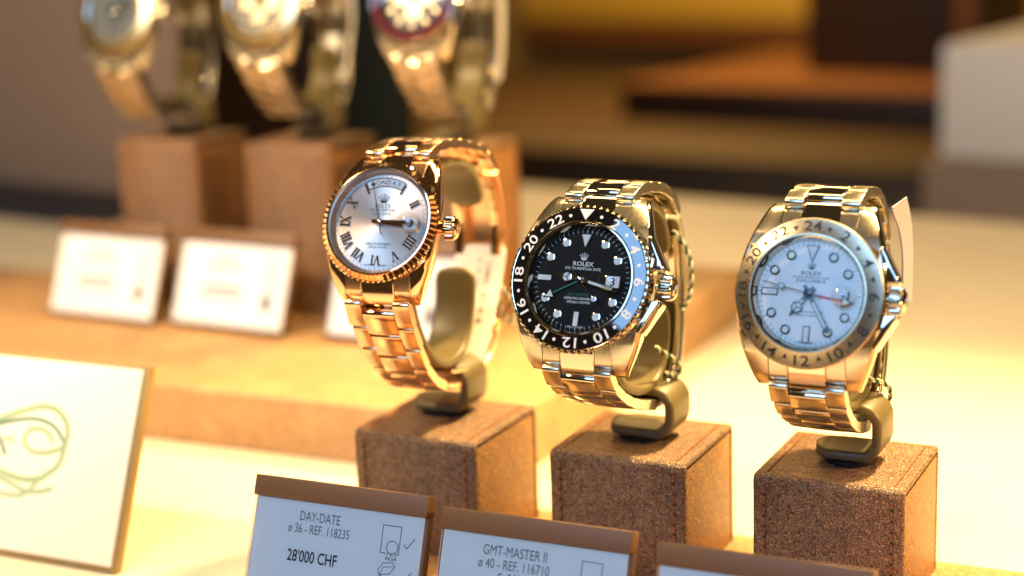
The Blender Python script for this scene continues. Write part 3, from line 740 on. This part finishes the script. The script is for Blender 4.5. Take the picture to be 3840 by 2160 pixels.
tag('white tag with printed number hanging inside the rose gold bracelet', PDD, 5.3, [(73, -21), (68, -30), (62, -38), (55.5, -46), (49, -53)], -7.5, 9.5,
    lines=[('1380L.2118-8', 6, 4.6, 1.9, 0.03), ('0.17 750', 5, 1.4, 1.4, 0.01)])
t = thing('price_tag', 'white curved tag in painted lilac shade on the right side of the white dial watch', 'tag', PE, radians(-0.6))
mb = MB(); q = spline([Vector(c) for c in [(35.5, 16), (36.5, 16.6), (48.5, 16.8), (50, 16), (57, 9), (61.5, 1), (62, -7), (61.3, -14), (60.5, -14.8), (47, -11.2), (46, -10.4), (46, 0), (42.5, 8), (35.5, 15), (35.5, 16)]], 5)
rows = [[(x+0.9*sin((c.x-30)/32*pi)+k_, c.x, c.y) for c in q[:-1]] for x, k_ in ((11.6, 0), (12.1, 0))]
mb.grid(rows, close_u=True, cap=True); mb.build('tag_body', mat('shaded_white_tag', (0.36, 0.35, 0.46), 0.35), t, angle=40)  # white tag painted darker and bluish to carry shade and blue reflection
GT = 'white tags on the blurred back row'
tag('blurred white tag on the middle watch of the back row', (-182, 174, 117), 1, [(62, 8), (62, -8), (57, -24), (50, -38)], -8, 9, GT)
tag('blurred white tag on the red bezel watch of the back row', (-109, 174, 118.8), 1, [(66, 8), (67, -8), (65, -24), (60, -40)], -7, 8, GT)
def lp(p, y, *q): return [local_pt(p, y, *c) for c in q]
cord('tag_cord', 'green and white twisted cord behind the rose gold bracelet', lp(PDD, 5.3, (8.8, 68, -33), (10.8, 70, -37), (11.2, 73, -42), (10.2, 72, -46), (8.5, 69, -42), (8.2, 67, -36)))
cord('tag_cord', 'green and white cord on the upper clasp of the black dial watch', lp(PG, -0.7, (7, 50, 4), (8.8, 53, 0), (9.6, 56, -5), (9.8, 57, -11), (9.2, 56, -17), (8.0, 53, -20)))
cord('tag_cord', 'green and white cord at the lower clasp of the black dial watch', lp(PG, -0.7, (6.5, 36, -27), (8.2, 39, -29.5), (9.8, 43, -32.5), (9.6, 47, -36.5), (8.0, 46, -38), (7.0, 42, -36)))
cord('tag_cord', 'green and white cord at the lower clasp of the white dial watch', lp(PE, -0.6, (5.5, 30, -29), (7.6, 34, -31), (9.6, 40, -33.5), (10.2, 45, -37), (9.2, 46, -41), (7.4, 43, -40)))

# ------------------------------------------------------------------ price cards
def strokes(mb, pts, w_, T, closed=False):
    n = len(pts)
    for i in range(n if closed else n-1):
        a = Vector(pts[i]); b = Vector(pts[(i+1) % n]); d = (b-a).normalized(); q = Vector((-d.y, d.x))*w_/2; a = a-d*w_*0.4; b = b+d*w_*0.4
        mb.add([(a.x-q.x, a.y-q.y, 0), (b.x-q.x, b.y-q.y, 0), (b.x+q.x, b.y+q.y, 0), (a.x+q.x, a.y+q.y, 0)], [(0, 1, 2, 3)], T)
def make_card(label, x0, x1, ytop, ztop, lean, lines, group, rz=0, zbase=ZP, soft=False):
    """holder leaning back by lean degrees; x0..x1 are the ends of its top ledge"""
    W = x1-x0; H = (ztop-zbase)/cos(radians(lean)); yb = ytop-(ztop-zbase)*math.tan(radians(lean))
    t = thing('price_card', label, 'price card', ((x0+x1)/2, yb, zbase), rz, group)
    L = Matrix.Rotation(-radians(lean), 4, 'X')         # card plane: x right, z up along the card, -y front
    hw = W/2
    MB().box(-hw, hw, 0.0, 3.0, 0.9, H-5.6, L).build('backing_plate', M['frame'], t, bevel=0.25)
    MB().box(-hw, hw, -1.9, 3.0, H-5.6, H, L).build('top_ledge', M['frame'], t, bevel=0.2)
    MB().box(-hw, hw, -2.3, 3.0, 0.0+0.85, 2.6, L).build('bottom_ledge', M['frame'], t, bevel=0.25)
    MB().box(-hw+0.7, hw-0.9, -0.55, -0.02, 2.7, H-5.75, L).build('paper_card', M['card'], t)
    F = L @ TR(0, -0.60, 0) @ Matrix.Rotation(pi/2, 4, 'X')      # x right, y up the card, z out of it
    mb = MB()
    for tx, dx, dy, h, wd, mi in lines: put_text(mb, tx, h, F @ TR(dx, H-dy, 0), width=wd, bold=0.014 if mi == 0 else 0.0, mi=mi)
    ix = hw-10.0
    y0 = H-10.4                                          # certificate icon with rosette
    for dx, sc_, y00 in ((0, 1, H-9.0),):
        a = Vector((ix, y00))
        q = lambda *ps: [(a.x+x, a.y+y) for x, y in ps]
        strokes(mb, q((-1.1, -7.3), (-2.9, -7.3), (-2.9, 0), (2.6, 0), (2.6, -7.3), (2.0, -7.3)), 0.20, F)
        strokes(mb, q(*[(0.5+1.7*cos(2*pi*k/18), -5.6+1.7*sin(2*pi*k/18)) for k in range(18)]), 0.20, F, True)
        strokes(mb, q((-0.5, -7.0), (-1.1, -8.9), (-0.4, -8.5), (0.0, -9.2), (0.3, -7.4)), 0.18, F)
        strokes(mb, q((0.7, -7.4), (0.9, -9.2), (1.4, -8.5), (2.0, -8.9), (1.5, -7.0)), 0.18, F)
        strokes(mb, q((3.9, -4.4), (4.8, -5.5), (6.9, -2.6)), 0.22, F)
        b = Vector((ix-0.4, H-19.7)); q = lambda *ps: [(b.x+x, b.y+y) for x, y in ps]      # open box icon
        strokes(mb, q((-2.6, -1.2), (-1.2, 0.8), (1.6, 1.2), (2.4, 0.2), (1.0, -1.9), (-2.0, -2.3)), 0.18, F, True)
        strokes(mb, q((-1.0, -0.3), (1.9, 0.2)), 0.16, F); strokes(mb, q((-1.0, -0.3), (-2.0, -2.3)), 0.16, F)
        strokes(mb, q((-2.0, -2.3), (0.7, -3.6), (2.9, -2.3), (2.9, -5.2), (0.7, -6.8), (-2.0, -5.4)), 0.18, F, True)
        strokes(mb, q((0.7, -3.6), (0.7, -6.8)), 0.18, F)
        strokes(mb, q((4.4, -2.4), (5.3, -3.5), (7.4, -0.8)), 0.22, F)
    mb.mi = [m_ for m_ in mb.mi]
    mb.build('card_print', [M['ink'], M['grey_ink']], t, flat=True)
    MB().box(-hw+0.4, hw-0.6, -1.35, -0.85, 2.65, H-5.65, L).build('clear_cover', M['acrylic'], t)
    return t
GC = 'price cards in front of the front blocks'
make_card('price card reading 28\'000 CHF in front of the leftmost front block', -43.6, 10.2, -48, 1.2, 21, [('DAY-DATE', -5.6, 9.6, 2.6, 12.6, 1), ('ø 36 - REF. 118235', -5.6, 13.0, 2.5, 19.2, 1), ("28'000 CHF", -6.6, 20.4, 3.1, 15.6, 0)], GC)
make_card('price card with reference 116710 in front of the middle front block', 14.2, 67.4, -48, -1.0, 21, [('GMT-MASTER II', -5.0, 9.4, 2.6, 18.0, 1), ('ø 40 - REF. 116710', -5.0, 12.8, 2.5, 20.0, 1), ('S: 2012', -5.0, 16.2, 2.5, 8.0, 1)], GC)
make_card('price card cut off by the bottom edge before the right front block', 74.0, 127.4, -48, -2.6, 21, [('EXPLORER II', -5.0, 10.8, 2.6, 15.0, 1), ('ø 40 - REF. 16570', -5.0, 14.6, 2.5, 19.0, 1)], GC)
GB = 'blurred price cards on the raised platform'
def smudge(t, W, H):                                   # rows of small unreadable print
    F = Matrix.Rotation(-radians(21), 4, 'X') @ TR(0, -0.60, 0) @ Matrix.Rotation(pi/2, 4, 'X'); mb = MB()
    for y, w_, h in ((12.5, 13, 1.5), (16.5, 18, 1.5), (25, 20, 2.4), (28.5, 20, 1.6)):
        x = -5-w_/2
        while x < -5+w_/2:
            d = random.uniform(0.8, 1.6); mb.box(x, x+d, H-y-h/2, H-y+h/2, 0, 0.02, F); x += d+0.7
    mb.box(W/2-12.5, W/2-8, H-33, H-26.5, 0, 0.02, F)
    mb.build('small_print', M['grey_ink'], t, flat=True)
bl = [('DATE', -4, 12, 2.6, 10, 1), ('ø 40 - REF.', -4, 16, 2.6, 14, 1), ("00'000 CHF", -5, 27, 3.6, 19, 0)]
for lab, xa, xb in (('blurred price card at the far left on the raised platform', -293, -233), ('blurred price card second from the left on the raised platform', -226, -167), ('blurred price card half hidden behind the rose gold bracelet', -148, -89)):
    c_ = make_card(lab, xa, xb, 168, 21, 21, [], GB, zbase=ZK, rz=radians(-4)); smudge(c_, xb-xa, (21-ZK)/cos(radians(21)))

# ------------------------------------------------------------------ plaque at the left
def plaque():
    t = thing('display_plaque', 'cream plaque with pale green ribbon drawing at the left edge', 'plaque', (-172, -38.2, ZT))
    L = Matrix.Rotation(-radians(23), 4, 'X'); H = 64.5; hw = 66.0
    MB().box(-hw, hw, 0, 3.0, 0.6, H, L).build('plaque_back', M['plaque_edge'], t, bevel=0.3)
    MB().box(-hw+1.2, hw-2.0, -0.5, -0.02, 2.4, H-1.4, L).build('plaque_face', M['plaque'], t, bevel=0.15)
    F = L @ TR(0, -0.6, 0) @ Matrix.Rotation(pi/2, 4, 'X')
    def ribbon(pts, wd, mt, z):
        p, _ = resample(spline([Vector(q) for q in pts], 10), 0.8); mb = MB(); rows = []
        for i, c in enumerate(p):
            a = p[max(0, i-1)]; b = p[min(len(p)-1, i+1)]; d = (b-a).normalized(); q = Vector((-d.y, d.x))*wd/2
            q = q*0.72; rows.append([(c.x-q.x, c.y-q.y, z), (c.x+q.x, c.y+q.y, z)])
        mb.grid(rows, F); mb.build('green_ribbon_print', mt, t, flat=True)
    return t, ribbon
pq, ribbon = plaque()


for pts, wd, mt, z in [([(-14, 36), (0, 40), (11, 42.7), (18.4, 45.5), (26.4, 48.1), (32.9, 47.9), (37.5, 44.8), (39.3, 40.9), (39, 36.2), (37.9, 31), (34.1, 27.6), (30.7, 25.6), (23.7, 24.9), (14.7, 26.4), (0, 29)], 2.6, 'pale_green', 0.0),
                       ([(-14, 34), (0, 38), (11.2, 41.2), (19.4, 43.3), (25.2, 44.2), (31.3, 43.4), (35.7, 41), (38.2, 38.0)], 1.6, 'mid_green', 0.03),
                       ([(38.4, 38.4), (38.2, 36.4), (34.5, 34.7), (30.2, 33.8), (25.5, 34.3), (22.6, 37.1), (24.1, 40.4), (28.5, 41.3), (32, 40.1), (34.4, 37.4)], 1.9, 'pale_green', 0.05),
                       ([(0, 27), (15.2, 24.4), (20.8, 23), (25.7, 21.5), (31.6, 21.7), (37, 23.3)], 1.8, 'pale_green', 0.06),
                       ([(0, 19.5), (16.2, 19.6), (21.6, 19.5), (26.6, 20.6), (30.8, 25.1)], 1.6, 'pale_green', 0.08),
                       ([(10, 40), (12.3, 37.1), (14.6, 34.2), (16.1, 31.8)], 1.9, 'mid_green', 0.10), ([(14.5, 36.5), (17.5, 37.5), (18, 35.5)], 1.2, 'pale_green', 0.11)]:
    ribbon(pts, wd, M[mt], z)

# ------------------------------------------------------------------ room behind the table, all far out of focus
ROT = radians(-9.7)
def room_box(name, label, cat, parts, group=None):
    """boxes given in the room's own axes (u to the right, d into depth, z up)"""
    u0 = sum(p[1]+p[2] for p in parts)/len(parts)/2; d0 = min(p[3] for p in parts); z0 = min(p[5] for p in parts)
    base = Vector((cos(ROT)*u0-sin(ROT)*d0, sin(ROT)*u0+cos(ROT)*d0, z0))
    t = thing(name, label, cat, base, ROT)
    for nm, ua, ub, da, db, za, zb, mt, bv in parts:
        MB().box(ua-u0, ub-u0, da-d0, db-d0, za-z0, zb-z0).build(nm, M[mt], t, bevel=bv)
    return t
def room_struct(name, ua, ub, da, db, za, zb, mt):
    mb = MB(); mb.box(ua, ub, da, db, za, zb); o = mb.build(name, M[mt]); o.rotation_euler = (0, 0, ROT); return struct(o)
room_struct('floor', -3500, 1200, 700, 3000, -640, -600, 'floor')
room_struct('wall', -3500, 1200, 2400, 2450, -600, 900, 'wall_olive')
room_box('backdrop_panel', 'grey backdrop panel with dark navy foot behind the far left watch', 'panel', [('panel_board', -1100, -522, 388, 400, -28, 330, 'grey_panel', 1), ('panel_foot', -1100, -560, 340, 402, ZT+0.1, -28.2, 'navy', 1)])
room_box('screen_panel', 'dark brown screen behind the blurred back row watches', 'panel', [('screen_board', -900, -652, 700, 720, -330, 420, 'brown_panel', 1), ('screen_edge', -651, -592, 698, 722, -330, 420, 'green_panel', 1)])
room_box('low_cabinet', 'long low dark brown cabinet behind the table', 'cabinet', [('cabinet_body', -1500, -240, 1205, 2000, -595, -130, 'floor', 2), ('cabinet_top', -1505, -235, 1200, 2010, -129.8, -118, 'floor', 3)])
room_box('display_plinth', 'dark wooden plinth with chestnut top on the low cabinet', 'plinth', [('plinth_body', -838, -400, 1455, 1900, -117.8, -76, 'wood_dark', 2), ('plinth_top', -838, -400, 1450, 1905, -75.8, -70, 'wood_top', 2)])
room_box('wooden_chest', 'very dark chest standing on the plinth in the blurred background', 'chest', [('chest_body', -660, -455, 1620, 1800, -69.8, 250, 'wood_dark', 6), ('chest_side', -452, -424, 1600, 1800, -69.8, 150, 'wood_top', 6)])
room_box('gold_shelf', 'blurred golden shelf at the top behind the table', 'shelf', [('shelf_board', -1600, -800, 2330, 2395, -62, 60, 'gold_panel', 4), ('shelf_foot', -1600, -800, 2340, 2395, -110, -64, 'wood_top', 4)])
room_box('pale_column', 'pale grey column at the right edge of the background', 'column', [('column_shaft', -205, 60, 900, 1150, -56, 36, 'column', 6), ('column_foot', -216, 64, 896, 1154, -560, -56.2, 'grey_panel', 4)])
